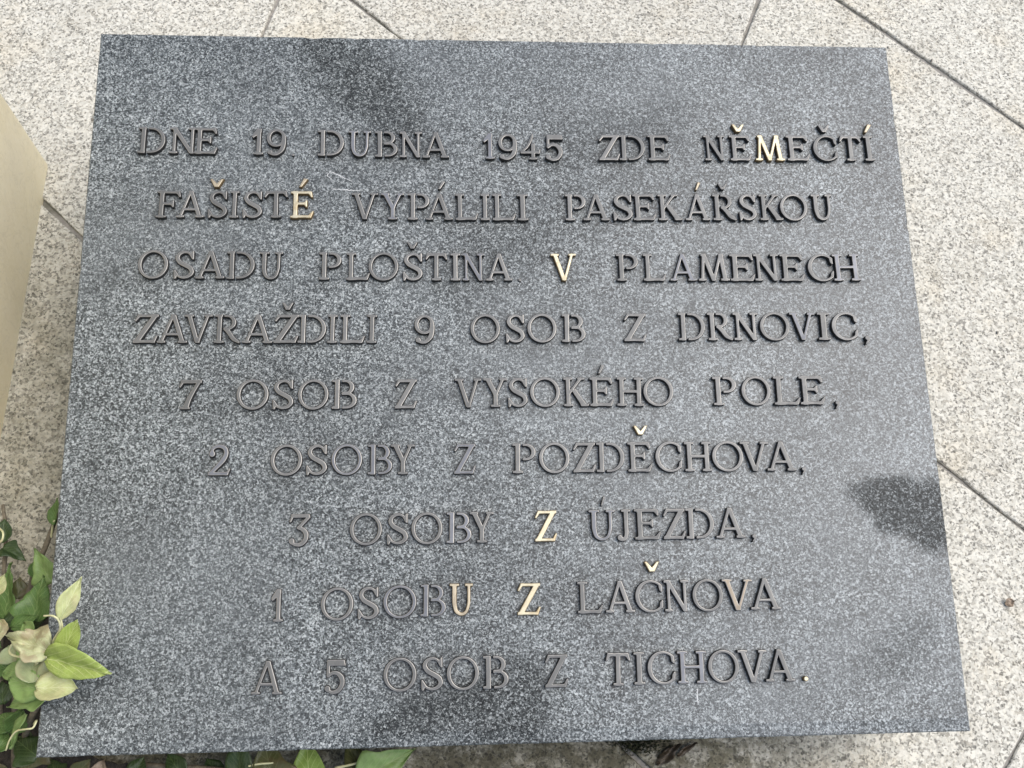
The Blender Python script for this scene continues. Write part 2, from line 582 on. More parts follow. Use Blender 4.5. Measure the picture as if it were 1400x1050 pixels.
def plaque_slab():
    bm = bmesh.new()
    hw, hh = PW / 2, PH / 2

    per = []
    for (ax, ay), (bx, by), (nx, ny) in (((-hw, -hh), (hw, -hh), (0, 1)), ((hw, -hh), (hw, hh), (-1, 0)), ((hw, hh), (-hw, hh), (0, -1)), ((-hw, hh), (-hw, -hh), (1, 0))):
        n = int(math.hypot(bx - ax, by - ay) / 0.0035)
        for k in range(n):
            per.append((ax + (bx - ax) * k / n, ay + (by - ay) * k / n, nx, ny, k == 0))
    cr = random.Random(21)
    chips = [(cr.randrange(len(per)), cr.uniform(0.0006, 0.0019), cr.randint(2, 3)) for _ in range(16)]

    def ringv(l, rr, b, t, z, chip):
        out = []
        for k, (x, y, nx, ny, corner) in enumerate(per):
            px_ = -hw + l + (x + hw) / (2 * hw) * (2 * hw - l - rr)
            py_ = -hh + b + (y + hh) / (2 * hh) * (2 * hh - b - t)
            c = 0.0
            for kc, dep, wid in chips:
                if abs(k - kc) < wid:
                    c = max(c, dep * (1 - abs(k - kc) / wid))
            j = (0.00035 * abs(mnoise.noise(Vector((x * 90, y * 90, 2)))) + c) * chip
            if corner:
                j = 0
            out.append(bm.verts.new((px_ + nx * j, py_ + ny * j, z)))
        return out
    loops = [ringv(0.001, 0.001, 0.001, 0.001, 0.0 - PT, 0), ringv(0, 0, 0, 0, 0.001 - PT, 0), ringv(0, 0, 0, 0, -0.0050, 0.0), ringv(0, 0, 0, 0, -0.0022, 0.7),
             ringv(0.0006, 0.0006, 0.0012, 0.0006, -0.0009, 1.0), ringv(0.0016, 0.0016, 0.013, 0.0016, 0.0, 0.9)]
    bm.faces.new(loops[0])
    for A, B in zip(loops[:-1], loops[1:]):
        for i in range(len(A)):
            j = (i + 1) % len(A)
            bm.faces.new((A[i], A[j], B[j], B[i]))
    bm.faces.new(loops[-1])
    bmesh.ops.recalc_face_normals(bm, faces=bm.faces)
    me = bpy.data.meshes.new('granite_slab')
    bm.to_mesh(me)
    bm.free()
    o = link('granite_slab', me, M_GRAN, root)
    o.location = UP
    return o


plaque_slab()
# concrete support under the slab (vertical faces, cut to the slab's slope)
bm = bmesh.new()
vs = []
for x, y in ((-0.36, -0.29), (0.36, -0.29), (0.36, 0.30), (-0.36, 0.30)):
    top = PM @ Vector((x, y, -PT + 0.001))
    a = bm.verts.new(PMI @ Vector((top.x, top.y, -0.02)) + UP)
    b = bm.verts.new(PMI @ top + UP)
    vs.append((a, b))
for i in range(4):
    j = (i + 1) % 4
    bm.faces.new((vs[i][0], vs[j][0], vs[j][1], vs[i][1]))
bm.faces.new([v[1] for v in vs])
bmesh.ops.recalc_face_normals(bm, faces=bm.faces)
me = bpy.data.meshes.new('support_block')
bm.to_mesh(me)
bm.free()
link('support_block', me, M_CONC, root)

# ------------------------------------------------------------------ lettering: outlines from signed distance fields
T, t_ = 0.134, 0.058     # thick and thin strokes, in cap heights
RES = 0.014
GX = np.arange(-0.16, 1.42, RES)
GY = np.arange(-0.36, 1.40, RES)
PX, PY = np.meshgrid(GX, GY)


def sd_poly(pts):
    pts = np.array(pts, float)
    d = np.full(PX.shape, 1e9)
    s = np.ones(PX.shape)
    n = len(pts)
    for i in range(n):
        a, b = pts[i], pts[i - 1]
        ex, ey = b - a
        wx, wy = PX - a[0], PY - a[1]
        q = np.clip((wx * ex + wy * ey) / (ex * ex + ey * ey + 1e-12), 0, 1)
        d = np.minimum(d, (wx - ex * q) ** 2 + (wy - ey * q) ** 2)
        c1, c2, c3 = PY >= a[1], PY < b[1], ex * wy > ey * wx
        flip = (c1 & c2 & c3) | (~c1 & ~c2 & ~c3)
        s = np.where(flip, -s, s)
    return s * np.sqrt(d)


def sd_rib(pts, wid, n=14):
    """smooth ribbon through pts with half widths wid/2"""
    P = np.array(pts, float)
    W = np.array(wid, float) / 2
    ext = np.vstack([2 * P[0] - P[1], P, 2 * P[-1] - P[-2]])
    ow = np.concatenate([[W[0]], W, [W[-1]]])
    c, cw = [], []
    for i in range(1, len(ext) - 2):
        for k in range(n):
            u = k / n
            p0, p1, p2, p3 = ext[i - 1:i + 3]
            c.append(0.5 * (2 * p1 + (p2 - p0) * u + (2 * p0 - 5 * p1 + 4 * p2 - p3) * u * u + (3 * p1 - p0 - 3 * p2 + p3) * u ** 3))
            cw.append(ow[i] + (ow[i + 1] - ow[i]) * u)
    c.append(P[-1])
    cw.append(W[-1])
    d = np.full(PX.shape, 1e9)
    for i in range(len(c) - 1):
        a, b = c[i], c[i + 1]
        ex, ey = b - a
        wx, wy = PX - a[0], PY - a[1]
        q = np.clip((wx * ex + wy * ey) / (ex * ex + ey * ey + 1e-12), 0, 1)
        d = np.minimum(d, np.hypot(wx - ex * q, wy - ey * q) - (cw[i] + (cw[i + 1] - cw[i]) * q))
    return d


def sd_ell(cx, cy, rx, ry):
    a = np.linspace(0, 2 * math.pi, 72, endpoint=False)
    return sd_poly(np.stack([cx + rx * np.cos(a), cy + ry * np.sin(a)], 1))


def dot(cx, cy, r):
    return np.hypot(PX - cx, PY - cy) - r


def smin(ds, k=0.045):
    r = ds[0]
    for d in ds[1:]:
        h = np.maximum(k - np.abs(r - d), 0) / k
        r = np.minimum(r, d) - h * h * k * 0.25
    return r


def bar(x0, y0, x1, y1, w0, w1=None):
    """straight stroke with square ends"""
    w1 = w0 if w1 is None else w1
    dx, dy = x1 - x0, y1 - y0
    L = math.hypot(dx, dy)
    nx, ny = -dy / L, dx / L
    return sd_poly([(x0 + nx * w0 / 2, y0 + ny * w0 / 2), (x1 + nx * w1 / 2, y1 + ny * w1 / 2), (x1 - nx * w1 / 2, y1 - ny * w1 / 2), (x0 - nx * w0 / 2, y0 - ny * w0 / 2)])


def slant(xb, xt, wd, y0=0.0, y1=1.0):
    """stroke with horizontal ends; xb, xt are centre x at bottom and top, wd horizontal width"""
    return sd_poly([(xb - wd / 2, y0), (xb + wd / 2, y0), (xt + wd / 2, y1), (xt - wd / 2, y1)])


def foot(x, w, y=0.0, up=True):
    h = 0.055
    a, b = (y, y + h) if up else (y - h, y)
    return sd_poly([(x - w / 2, a), (x + w / 2, a), (x + w / 2, b), (x - w / 2, b)])


def head(x, w):
    return foot(x, w, 1.0, False)


def stem(x, w=T, y0=0.0, y1=1.0):
    return slant(x, x, w, y0, y1)


def upserif(x, w=0.05):       # right end of a bottom arm, leaning outwards
    return sd_poly([(x - 0.17, 0), (x - 0.03, 0), (x + 0.055, 0.235), (x + 0.02, 0.235)])


def downserif(x):             # right end of a top arm
    return sd_poly([(x - 0.14, 1), (x, 1), (x + 0.035, 0.79), (x - 0.005, 0.79)])


def bowl(x, y0, y1, rx, w=T * 0.95, th=t_):
    """closed right-hand bowl attached at x"""
    cy, ry = (y0 + y1) / 2, (y1 - y0) / 2
    o = np.minimum(sd_ell(x, cy, rx, ry), sd_poly([(x - 0.10, y0), (x, y0), (x, y1), (x - 0.10, y1)]))
    i = np.minimum(sd_ell(x, cy, rx - w, ry - th), sd_poly([(x - 0.12, y0 + th), (x, y0 + th), (x, y1 - th), (x - 0.12, y1 - th)]))
    return np.maximum(np.maximum(o, -i), (x - 0.1) - PX)


def glyphs():
    G = {}
    SW = 0.34
    G['I'] = (smin([stem(.17), foot(.17, SW), head(.17, SW)]), .34)
    G['L'] = (smin([stem(.18), foot(.18, SW), head(.18, SW), bar(.1, .036, .78, .036, .072), upserif(.86)]), .90)
    G['E'] = (smin([stem(.18), foot(.12, .22), head(.12, .22), bar(.1, .036, .74, .036, .072), bar(.1, .964, .70, .964, .072), bar(.2, .535, .56, .535, .068), upserif(.80), downserif(.77),
                    sd_poly([(.50, .535), (.575, .66), (.605, .66), (.605, .41), (.575, .41)])]), .86)
    G['F'] = (smin([stem(.18), foot(.18, SW), head(.12, .22), bar(.1, .964, .72, .964, .072), bar(.2, .52, .56, .52, .068), downserif(.80),
                    sd_poly([(.50, .52), (.575, .645), (.605, .645), (.605, .395), (.575, .395)])]), .84)
    tl = sd_poly([(.20, 1), (.06, 1), (.0, .78), (.04, .78)])
    tr = sd_poly([(.66, 1), (.80, 1), (.86, .78), (.82, .78)])
    G['T'] = (smin([stem(.43), foot(.43, SW), bar(.08, .962, .78, .962, .076), tl, tr]), .86)
    G['H'] = (smin([stem(.17), foot(.17, SW), head(.17, SW), stem(.83), foot(.83, SW), head(.83, SW), bar(.17, .51, .83, .51, .068)]), 1.0)
    G['N'] = (smin([stem(.17, .085), foot(.15, .28), head(.10, .20), slant(.82, .15, T * 1.12), stem(.82, .085, .0), head(.83, .30)]), .98)
    G['M'] = (smin([slant(.13, .22, .085), foot(.13, .27), slant(.56, .23, T), slant(.56, .87, .085), slant(1.0, .88, T), foot(1.0, .31), head(.19, .14), head(.90, .14)]), 1.15)
    G['A'] = (smin([slant(.14, .52, .085), slant(.90, .535, T * 1.05), foot(.14, .28), foot(.90, .31), bar(.26, .30, .76, .30, .062)], .035), 1.05)
    G['V'] = (smin([slant(.50, .15, T * 1.05), slant(.52, .86, .085), head(.15, .32), head(.87, .28)], .035), 1.01)
    G['Y'] = (smin([stem(.45, T, 0, .50), sd_poly([(.07, 1), (.235, 1), (.53, .44), (.37, .44)]), sd_poly([(.70, 1), (.79, 1), (.52, .44), (.43, .44)]), foot(.45, SW), head(.15, .30), head(.75, .26)], .035), .88)
    G['K'] = (smin([stem(.17), foot(.17, SW), head(.17, SW), bar(.22, .46, .68, .98, .075), sd_poly([(.70, 0), (.91, 0), (.46, .60), (.33, .54)]), head(.69, .26), foot(.82, .30)]), .95)
    G['P'] = (smin([stem(.18), foot(.18, SW), head(.13, .26), bowl(.46, .44, 1.0, .34)]), .80)
    G['B'] = (smin([stem(.17), foot(.11, .22), head(.11, .22), bowl(.44, .49, 1.0, .30), bowl(.46, 0.0, .56, .37)]), .83)
    G['R'] = (smin([stem(.17), foot(.17, SW), head(.13, .26), bowl(.44, .46, 1.0, .33), sd_rib([(.40, .50), (.55, .34), (.70, .14), (.90, .02)], [T * .9, T, T * .95, .07])]), .92)
    G['D'] = (smin([stem(.18), foot(.12, .24), head(.12, .24), bowl(.46, 0, 1, .54)]), 1.0)
    O = np.maximum(sd_ell(.55, .5, .55, .525), -sd_ell(.55, .5, .55 - .108, .525 - .060))
    G['O'] = (O, 1.10)
    C = np.maximum(sd_ell(.54, .5, .54, .525), -sd_ell(.565, .5, .565 - .124, .525 - .060))
    C = np.maximum(C, -sd_poly([(.78, .5), (1.3, .74), (1.3, .26)]))
    C = np.maximum(C, PX - .94)
    G['C'] = (smin([C, sd_poly([(.87, .70), (.935, .64), (.95, .66), (.93, .86), (.84, .84)]), sd_poly([(.87, .27), (.94, .37), (.965, .34), (.93, .11), (.86, .13)])], .03), .96)
    G['U'] = (smin([sd_rib([(.17, 1), (.17, .60), (.175, .36), (.25, .12), (.44, .025), (.63, .11), (.72, .36), (.73, .60), (.73, 1)], [T, T, T * .98, .105, .075, .075, .08, .08, .08]), head(.17, SW), head(.73, .28)]), .87)
    G['U'] = (np.maximum(G['U'][0], PY - 1.0), .87)
    G['J'] = (smin([np.maximum(sd_rib([(.36, 1), (.36, .5), (.36, .2), (.30, .04), (.16, .0)], [T, T, T * .95, .12, .08]), PY - 1), head(.36, SW), dot(.10, .06, .085)]), .53)
    G['S'] = (smin([sd_rib([(.56, .77), (.46, .93), (.31, .975), (.15, .90), (.095, .74), (.19, .58), (.37, .47), (.52, .36), (.565, .20), (.46, .065), (.30, .022), (.15, .075), (.065, .20)],
                           [.045, .058, .068, .092, .112, .126, .132, .126, .112, .088, .068, .058, .045]),
                    sd_poly([(.50, .88), (.57, 1.0), (.60, 1.0), (.60, .70), (.57, .70)]), sd_poly([(.11, .13), (.06, -.02), (.02, -.02), (.0, .30), (.04, .30)])], .035), .66)
    zl = sd_poly([(.24, 1), (.14, 1), (.02, .78), (.065, .77)])
    zr = sd_poly([(.66, 0), (.76, 0), (.86, .235), (.815, .24)])
    G['Z'] = (smin([bar(.14, .964, .84, .964, .072), bar(.02, .036, .76, .036, .072), sd_poly([(.02, .0), (.20, .0), (.84, 1), (.66, 1)]), zl, zr], .03), .87)
    G['1'] = (smin([stem(.27), foot(.27, SW), sd_poly([(.19, 1.0), (.345, 1.0), (.345, .88), (.05, .66), (.0, .70), (.03, .78)])]), .45)
    ring = np.maximum(sd_ell(.33, .66, .33, .345), -sd_ell(.34, .66, .225, .275))
    G['9'] = (smin([ring, sd_rib([(.60, .72), (.615, .50), (.56, .22), (.40, .04), (.24, .01), (.10, .07)], [.11, T, .14, .105, .085, .07]), dot(.12, .10, .075)]), .70)
    G['4'] = (smin([sd_rib([(.56, 1.0), (.50, .80), (.34, .52), (.08, .29)], [.07, .10, .09, .075]), bar(.05, .275, .86, .275, .075), stem(.58, T, 0, .62), foot(.58, .34), sd_poly([(.80, .24), (.86, .24), (.90, .40), (.86, .40)])], .035), .86)
    G['5'] = (smin([sd_poly([(.09, 1.0), (.66, 1.0), (.70, .83), (.09, .83)]), bar(.12, .98, .12, .50, .085), sd_rib([(.12, .50), (.26, .60), (.44, .58), (.58, .44), (.60, .25), (.48, .06), (.28, .0), (.12, .06)], [.07, .085, .11, .15, T, .12, .085, .075]), dot(.11, .11, .085)], .03), .70)
    G['7'] = (smin([bar(.07, .955, .82, .955, .09), sd_poly([(.20, 1), (.10, 1), (.0, .77), (.05, .76)]), sd_rib([(.74, .96), (.56, .66), (.40, .36), (.29, .05)], [.10, .115, .145, .175]), foot(.25, .36)], .03), .84)
    G['7'] = (np.maximum(G['7'][0], -PY), .84)
    G['2'] = (smin([dot(.12, .72, .095), sd_rib([(.09, .76), (.17, .92), (.36, .985), (.56, .92), (.63, .74), (.54, .52), (.32, .28), (.10, .06)], [.07, .085, .095, .13, T, .15, .12, .10]), bar(.02, .045, .72, .045, .09), sd_poly([(.62, 0), (.70, 0), (.80, .21), (.76, .21)])], .03), .80)
    G['3'] = (smin([bar(.09, .955, .74, .955, .09), sd_poly([(.19, 1), (.11, 1), (.03, .76), (.07, .75)]), bar(.74, .94, .36, .56, .09), sd_rib([(.34, .56), (.52, .50), (.63, .36), (.62, .18), (.48, .03), (.28, .0), (.12, .07)], [.08, .12, .15, T, .12, .085, .08]), dot(.12, .12, .09)], .03), .74)
    G[','] = (smin([dot(.10, .06, .082), sd_rib([(.14, .06), (.15, -.05), (.04, -.19)], [.12, .09, .03])]), .22)
    G['.'] = (dot(.09, .075, .070), .18)
    G['caron'] = (sd_poly([(0, .30), (.16, .0), (.30, .0), (.46, .30), (.39, .29), (.23, .10), (.07, .29)]), .46)
    G['acute'] = (sd_poly([(.0, .0), (.07, .0), (.28, .30), (.16, .33)]), .28)
    return G


def contours(F):
    """marching squares at level 0, joined into closed loops"""
    ny, nx = F.shape
    segs = {}

    def pt(i, j, k, l):
        a, b = F[i, j], F[k, l]
        u = a / (a - b)
        return (GX[j] + (GX[l] - GX[j]) * u, GY[i] + (GY[k] - GY[i]) * u)
    neg = F < 0
    act = np.argwhere((neg[:-1, :-1] != neg[1:, :-1]) | (neg[:-1, :-1] != neg[:-1, 1:]) | (neg[:-1, :-1] != neg[1:, 1:]))
    for i, j in act:
        i, j = int(i), int(j)
        c = [(i, j), (i, j + 1), (i + 1, j + 1), (i + 1, j)]
        cr = []
        for q in range(4):
            a, b = c[q], c[(q + 1) % 4]
            if neg[a] != neg[b]:
                cr.append((tuple(sorted((a, b))), bool(neg[a])))
        # walk keeping the inside on the left: enter where inside -> outside
        outs = [e for e, ins in cr if ins]
        ins_ = [e for e, ins in cr if not ins]
        for a, b in zip(outs, ins_):
            segs[a] = b
    loops = []
    while segs:
        k0, cur = next(iter(segs.items()))
        lp = []
        k = k0
        while k in segs:
            nxt = segs.pop(k)
            (a, b), (c, d) = k
            lp.append(pt(a, b, c, d))
            k = nxt
        if len(lp) > 5:
            loops.append(lp)
    return loops


def simplify(lp, tol):
    n = len(lp)
    P = np.array(lp)
    far = int(np.argmax(np.hypot(*(P - P[0]).T)))

    def rdp(a, b):
        if b - a < 2:
            return []
        p, q = P[a], P[b % n]
        d = q - p
        L = np.hypot(*d) + 1e-12
        w_ = P[a + 1:b] - p
        dist = np.abs(w_[:, 0] * d[1] - w_[:, 1] * d[0]) / L
        i = int(np.argmax(dist))
        if dist[i] < tol:
            return []
        i += a + 1
        return rdp(a, i) + [i] + rdp(i, b)
    idx = [0] + rdp(0, far) + [far] + rdp(far, n)
    return [lp[i] for i in idx]


CAP = 0.0297
LH = 0.0052
GM = {}
for ch, (F, wd) in glyphs().items():
    loops = [simplify(l, 0.0028) for l in contours(F)]
    cu = bpy.data.curves.new('glyph', 'CURVE')
    cu.dimensions = '2D'
    cu.fill_mode = 'BOTH'
    xs = [p[0] for l in loops for p in l]
    xmin, xmax = min(xs), max(xs)
    for l in loops:
        s = cu.splines.new('POLY')
        s.points.add(len(l) - 1)
        for q, p in zip(s.points, l):
            q.co = ((p[0] - xmin) * CAP, p[1] * CAP, 0, 1)
        s.use_cyclic_u = True
    bv = 0.0011                       # draft: the cast letters widen towards the stone
    cu.extrude = (LH - bv) / 2
    cu.bevel_depth = bv
    cu.bevel_resolution = 2
    cu.offset = -0.0004
    tmp = bpy.data.objects.new('glyph', cu)
    COL.objects.link(tmp)
    bpy.context.view_layer.update()
    me = bpy.data.meshes.new_from_object(tmp.evaluated_get(bpy.context.evaluated_depsgraph_get()))
    bpy.data.objects.remove(tmp)
    bpy.data.curves.remove(cu)
    # drop the hidden back face, stand on z = 0, patinated sides in slot 1
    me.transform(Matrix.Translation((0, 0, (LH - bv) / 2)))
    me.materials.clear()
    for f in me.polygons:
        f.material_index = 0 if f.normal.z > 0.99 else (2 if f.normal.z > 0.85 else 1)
        f.use_smooth = False
    GM[ch] = (me, (xmax - xmin) * CAP)


def glyph_mesh(ch, top, side, rim, cache={}):
    k = (ch, top.name)
    if k not in cache:
        me = GM[ch][0].copy()
        me.name = 'letter_mesh'
        me.materials.append(top)
        me.materials.append(side)
        me.materials.append(rim)
        cache[k] = me
    return cache[k]


BASE = {'Ě': ('E', 'caron'), 'Š': ('S', 'caron'), 'Č': ('C', 'caron'), 'Ř': ('R', 'caron'), 'Ž': ('Z', 'caron'),
        'É': ('E', 'acute'), 'Í': ('I', 'acute'), 'Á': ('A', 'acute'), 'Ú': ('U', 'acute')}
FIN = {'g': (M_GOLD, M_GSIDE, 'polished golden'), 'c': (M_COPP, M_GSIDE, 'pale brassy'), 'n': (M_BRN, M_SIDE, 'brownish worn'), 'b': (M_BLUE, M_SIDE, 'bluish sky-tinted'), '': (M_BRZ, M_SIDE, None)}

# each line: text, baseline as (pixel x, pixel y) fixes on the letter faces, then glyph, left, right [, finish];
# accents carry their own left, right, bottom [, finish]
LINES = [
 ('DNE 19. DUBNA 1945 ZDE NĚMEČTÍ', [(188, 208), (330, 210), (500, 213), (760, 218), (1190, 218.8)],
  [('D', 187.8, 224.2), ('N', 230.8, 267.5), ('E', 265.2, 296.4), ('1', 343.6, 359), ('9', 364.2, 390), ('.', 398.6, 402),
   ('D', 434.6, 469.4), ('U', 476.2, 506), ('B', 513, 543), ('N', 546.4, 576.4), ('A', 577.8, 613.4), ('1', 661, 676), ('9', 682, 707), ('4', 712, 739), ('5', 746.8, 770),
   ('Z', 819.8, 847.8), ('D', 847.4, 882), ('E', 887, 917), ('N', 964.5, 992.5), ('Ě', 999.5, 1028), ('M', 1034, 1073, 'g'), ('E', 1077.5, 1108), ('Č', 1114.2, 1146), ('T', 1150.5, 1179), ('Í', 1184, 1196)],
  [('caron', 1001.5, 1017, 179.5, 'g'), ('caron', 1119.5, 1134, 180), ('acute', 1182, 1191.5, 180.5, 'c')]),
 ('FAŠISTÉ VYPÁLILI PASEKÁŘSKOU', [(212, 296.4), (420, 297), (500, 299), (720, 300.5), (1140, 300)],
  [('F', 212.6, 244.4), ('A', 241, 277.6), ('Š', 283.8, 309), ('I', 313.8, 325), ('S', 331.2, 357), ('T', 361, 392.4), ('É', 397, 428, 'g'),
   ('V', 480.6, 516), ('Y', 521, 551.6), ('P', 557.8, 586.4), ('Á', 582, 618.4), ('L', 623.2, 653.6), ('I', 657.8, 669), ('L', 674, 705), ('I', 708.4, 722),
   ('P', 773.4, 801), ('A', 798, 833), ('S', 839.4, 865), ('E', 867, 897.6), ('K', 901.4, 933), ('Á', 938, 971), ('Ř', 976, 1007), ('S', 1012.2, 1035), ('K', 1040.4, 1071), ('O', 1068.6, 1105), ('U', 1112, 1140)],
  [('caron', 287.6, 304.4, 255, 'c'), ('acute', 409.6, 419.6, 255, 'c'), ('acute', 599.4, 608, 258), ('acute', 951, 957.6, 259, 'c'), ('caron', 982, 994, 258.5)]),
 ('OSADU PLOŠTINA V PLAMENECH', [(188, 379.6), (300, 380.2), (500, 382), (700, 383), (1175, 383)],
  [('O', 187.8, 228), ('S', 237, 264), ('A', 267.2, 306), ('D', 309.4, 347), ('U', 354, 385), ('P', 436, 465.6), ('L', 473.6, 505), ('O', 504, 543.8), ('Š', 551, 577), ('T', 581.8, 611), ('I', 616.4, 629), ('N', 632.2, 662), ('A', 664.8, 700),
   ('.', 709.6, 712.6), ('V', 754.6, 788.4, 'g'), ('P', 844, 873), ('L', 881, 911), ('A', 917, 952), ('M', 956, 997.6), ('E', 999.6, 1033), ('N', 1033, 1066.5), ('E', 1069, 1101), ('C', 1106.6, 1141), ('H', 1141.5, 1177.6)],
  [('caron', 557, 570.4, 339.5)]),
 ('ZAVRAŽDILI 9 OSOB Z DRNOVIC,', [(182, 468), (440, 468), (580, 468), (800, 466.5), (940, 464.5), (1190, 463.5)],
  [('Z', 181.6, 214.4), ('A', 214.4, 255), ('V', 250.4, 288), ('R', 292.4, 327), ('A', 331, 371), ('Ž', 374, 407), ('D', 407, 444.6), ('I', 447.6, 459.6), ('L', 465, 498), ('I', 501.6, 514),
   ('9', 567, 593.6), ('O', 643.6, 683), ('S', 692, 717), ('O', 722, 761), ('B', 769, 800.4), ('Z', 854, 884), ('D', 928.8, 964.4), ('R', 969.4, 1002), ('N', 1004.4, 1038), ('O', 1041, 1080.6), ('V', 1082, 1116), ('I', 1120.5, 1136), ('C', 1139.4, 1174), (',', 1183.6, 1191.6)],
  [('caron', 386, 400.6, 423)]),
 ('7 OSOB Z VYSOKÉHO POLE,', [(244, 559), (500, 558), (580, 557.4), (680, 555.6), (830, 554.2), (1000, 553), (1130, 552)],
  [('7', 243, 273), ('O', 323, 365.6), ('S', 372.4, 400), ('O', 407, 447.6), ('B', 453.6, 487), ('Z', 540, 569.4), ('V', 622.4, 658), ('Y', 661.6, 693), ('S', 695, 721), ('O', 725.6, 765.4), ('K', 771.6, 805), ('É', 807.4, 839.4), ('H', 844.4, 880), ('O', 881, 921),
   ('P', 976.4, 1008), ('O', 1015.6, 1054.4), ('L', 1060, 1095), ('E', 1095.6, 1129), (',', 1143, 1150)],
  [('acute', 818, 826.4, 510)]),
 ('2 OSOBY Z POZDĚCHOVA,', [(285, 649.4), (500, 648), (640, 647), (720, 646), (880, 644), (1100, 642.5)],
  [('2', 284.4, 314), ('O', 369.4, 411.6), ('S', 418.4, 446), ('O', 453, 494), ('B', 503, 535.6), ('Y', 534.4, 566), ('Z', 621, 650), ('P', 701, 732), ('O', 738, 778.6), ('Z', 784.4, 815), ('D', 816.4, 854), ('E', 859.6, 892), ('C', 897.6, 933), ('H', 937.6, 973.6), ('O', 975.6, 1017), ('V', 1014, 1052), ('A', 1050, 1089), (',', 1097, 1103.6)],
  [('caron', 867, 884.4, 593.5, 'g')]),
 ('3 OSOBY Z ÚJEZDA,', [(395, 745), (520, 743.6), (640, 741.4), (745, 739.4), (900, 736.6), (1020, 734.6)],
  [('3', 395, 423), ('O', 478, 521), ('S', 529, 557), ('O', 562.4, 604), ('B', 610.6, 644, 'b'), ('Y', 642.4, 674.4), ('Z', 732, 761.6, 'g'), ('Ú', 806, 841, 'b'), ('J', 845, 863), ('E', 869, 904), ('Z', 908, 938), ('D', 939, 977), ('A', 980, 1019), (',', 1029, 1036)],
  [('acute', 822, 827.4, 691)]),
 ('1 OSOBU Z LAČNOVA', [(370, 849.6), (470, 847), (590, 842), (630, 840.6), (725, 840), (810, 837.6), (920, 835.5), (1050, 832.6)],
  [('1', 370, 386), ('O', 438.4, 482), ('S', 489, 517), ('O', 524, 568.4, 'b'), ('B', 575, 609), ('U', 615, 646, 'c'), ('Z', 708, 739, 'g'), ('L', 790.6, 824.4), ('A', 829, 868), ('Č', 870, 907), ('N', 909.6, 943), ('O', 948.4, 989), ('V', 989, 1030, 'n'), ('A', 1027.5, 1068)],
  [('caron', 882, 901, 781, 'g')]),
 ('A 5 OSOB Z TICHOVA.', [(344, 949), (460, 946.4), (560, 943.6), (690, 940.6), (770, 939), (860, 936), (950, 933.5), (1080, 931)],
  [('A', 343.6, 384.4), ('5', 444, 471), ('O', 524, 568.2), ('S', 576, 605), ('O', 611, 654), ('B', 661, 695), ('Z', 746, 777), ('T', 829.4, 862), ('I', 868, 882), ('C', 887, 924), ('H', 928, 966.8, 'b'), ('O', 970, 1011), ('V', 1011, 1050), ('A', 1048, 1087), ('.', 1100, 1107, 'g')],
  []),
]
ORD = ['first', 'second', 'third', 'fourth', 'fifth', 'sixth', 'seventh', 'eighth', 'ninth']


def interp(pts, x):
    return float(np.interp(x, [p[0] for p in pts], [p[1] for p in pts]))


lr = random.Random(11)
for li, (txt, basepts, lets, accs) in enumerate(LINES):
    x0 = onp(lets[0][1], basepts[0][1], LH)
    ln = empty('text_line', None, root)
    ln.location = Vector((x0.x, x0.y, 0)) + UP
    tag(ln, '%s line of the inscription, reading %s' % (ORD[li], txt))

    def put(ch, xl, xr, yb, fin, kind, name):
        top, side, word = FIN[fin]
        a = onp(xl, yb, LH)
        b = onp(xr, yb, LH)
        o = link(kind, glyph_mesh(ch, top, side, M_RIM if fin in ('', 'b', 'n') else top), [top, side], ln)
        wdt = (b - a).length
        nat = GM[ch][1]
        o.location = (a.x - x0.x, (a.y + b.y) / 2 - x0.y, 0.0)
        sx = wdt / nat * (0.72 if ch in ',.' else 1.0)
        small = ch in ',.' or ch in ('caron', 'acute')
        o.scale = (sx, 1.0 if not small else min(1.15, max(0.9 if ch == 'acute' else 0.55, sx)), 1.0)
        if ch == '.' and xr - xl < 5:
            o.scale = (0.55, 0.55, 0.45)
        o.rotation_euler = (0, 0, math.atan2(b.y - a.y, b.x - a.x) * 0.4 + lr.gauss(0, 0.006))
        if word:
            o['label'] = '%s %s' % (word, name)
        return o
    for e in lets:
        ch, xl, xr = e[:3]
        fin = e[3] if len(e) > 3 else ('b' if lr.random() < 0.07 else '')
        b = BASE.get(ch, (ch, None))[0]
        if ch == ',':
            k, nm = 'comma', 'comma'
        elif ch == '.':
            k, nm = 'full_stop', 'full stop'
        elif ch.isdigit():
            k, nm = 'numeral', 'numeral ' + ch
        else:
            k, nm = 'letter', 'letter ' + b
        put(b, xl, xr, interp(basepts, (xl + xr) / 2), fin, k, nm)
    for e in accs:
        ch, xl, xr, yb = e[:4]
        put(ch, xl, xr, yb, e[4] if len(e) > 4 else '', 'caron' if ch == 'caron' else 'acute_accent', 'caron' if ch == 'caron' else 'acute accent')

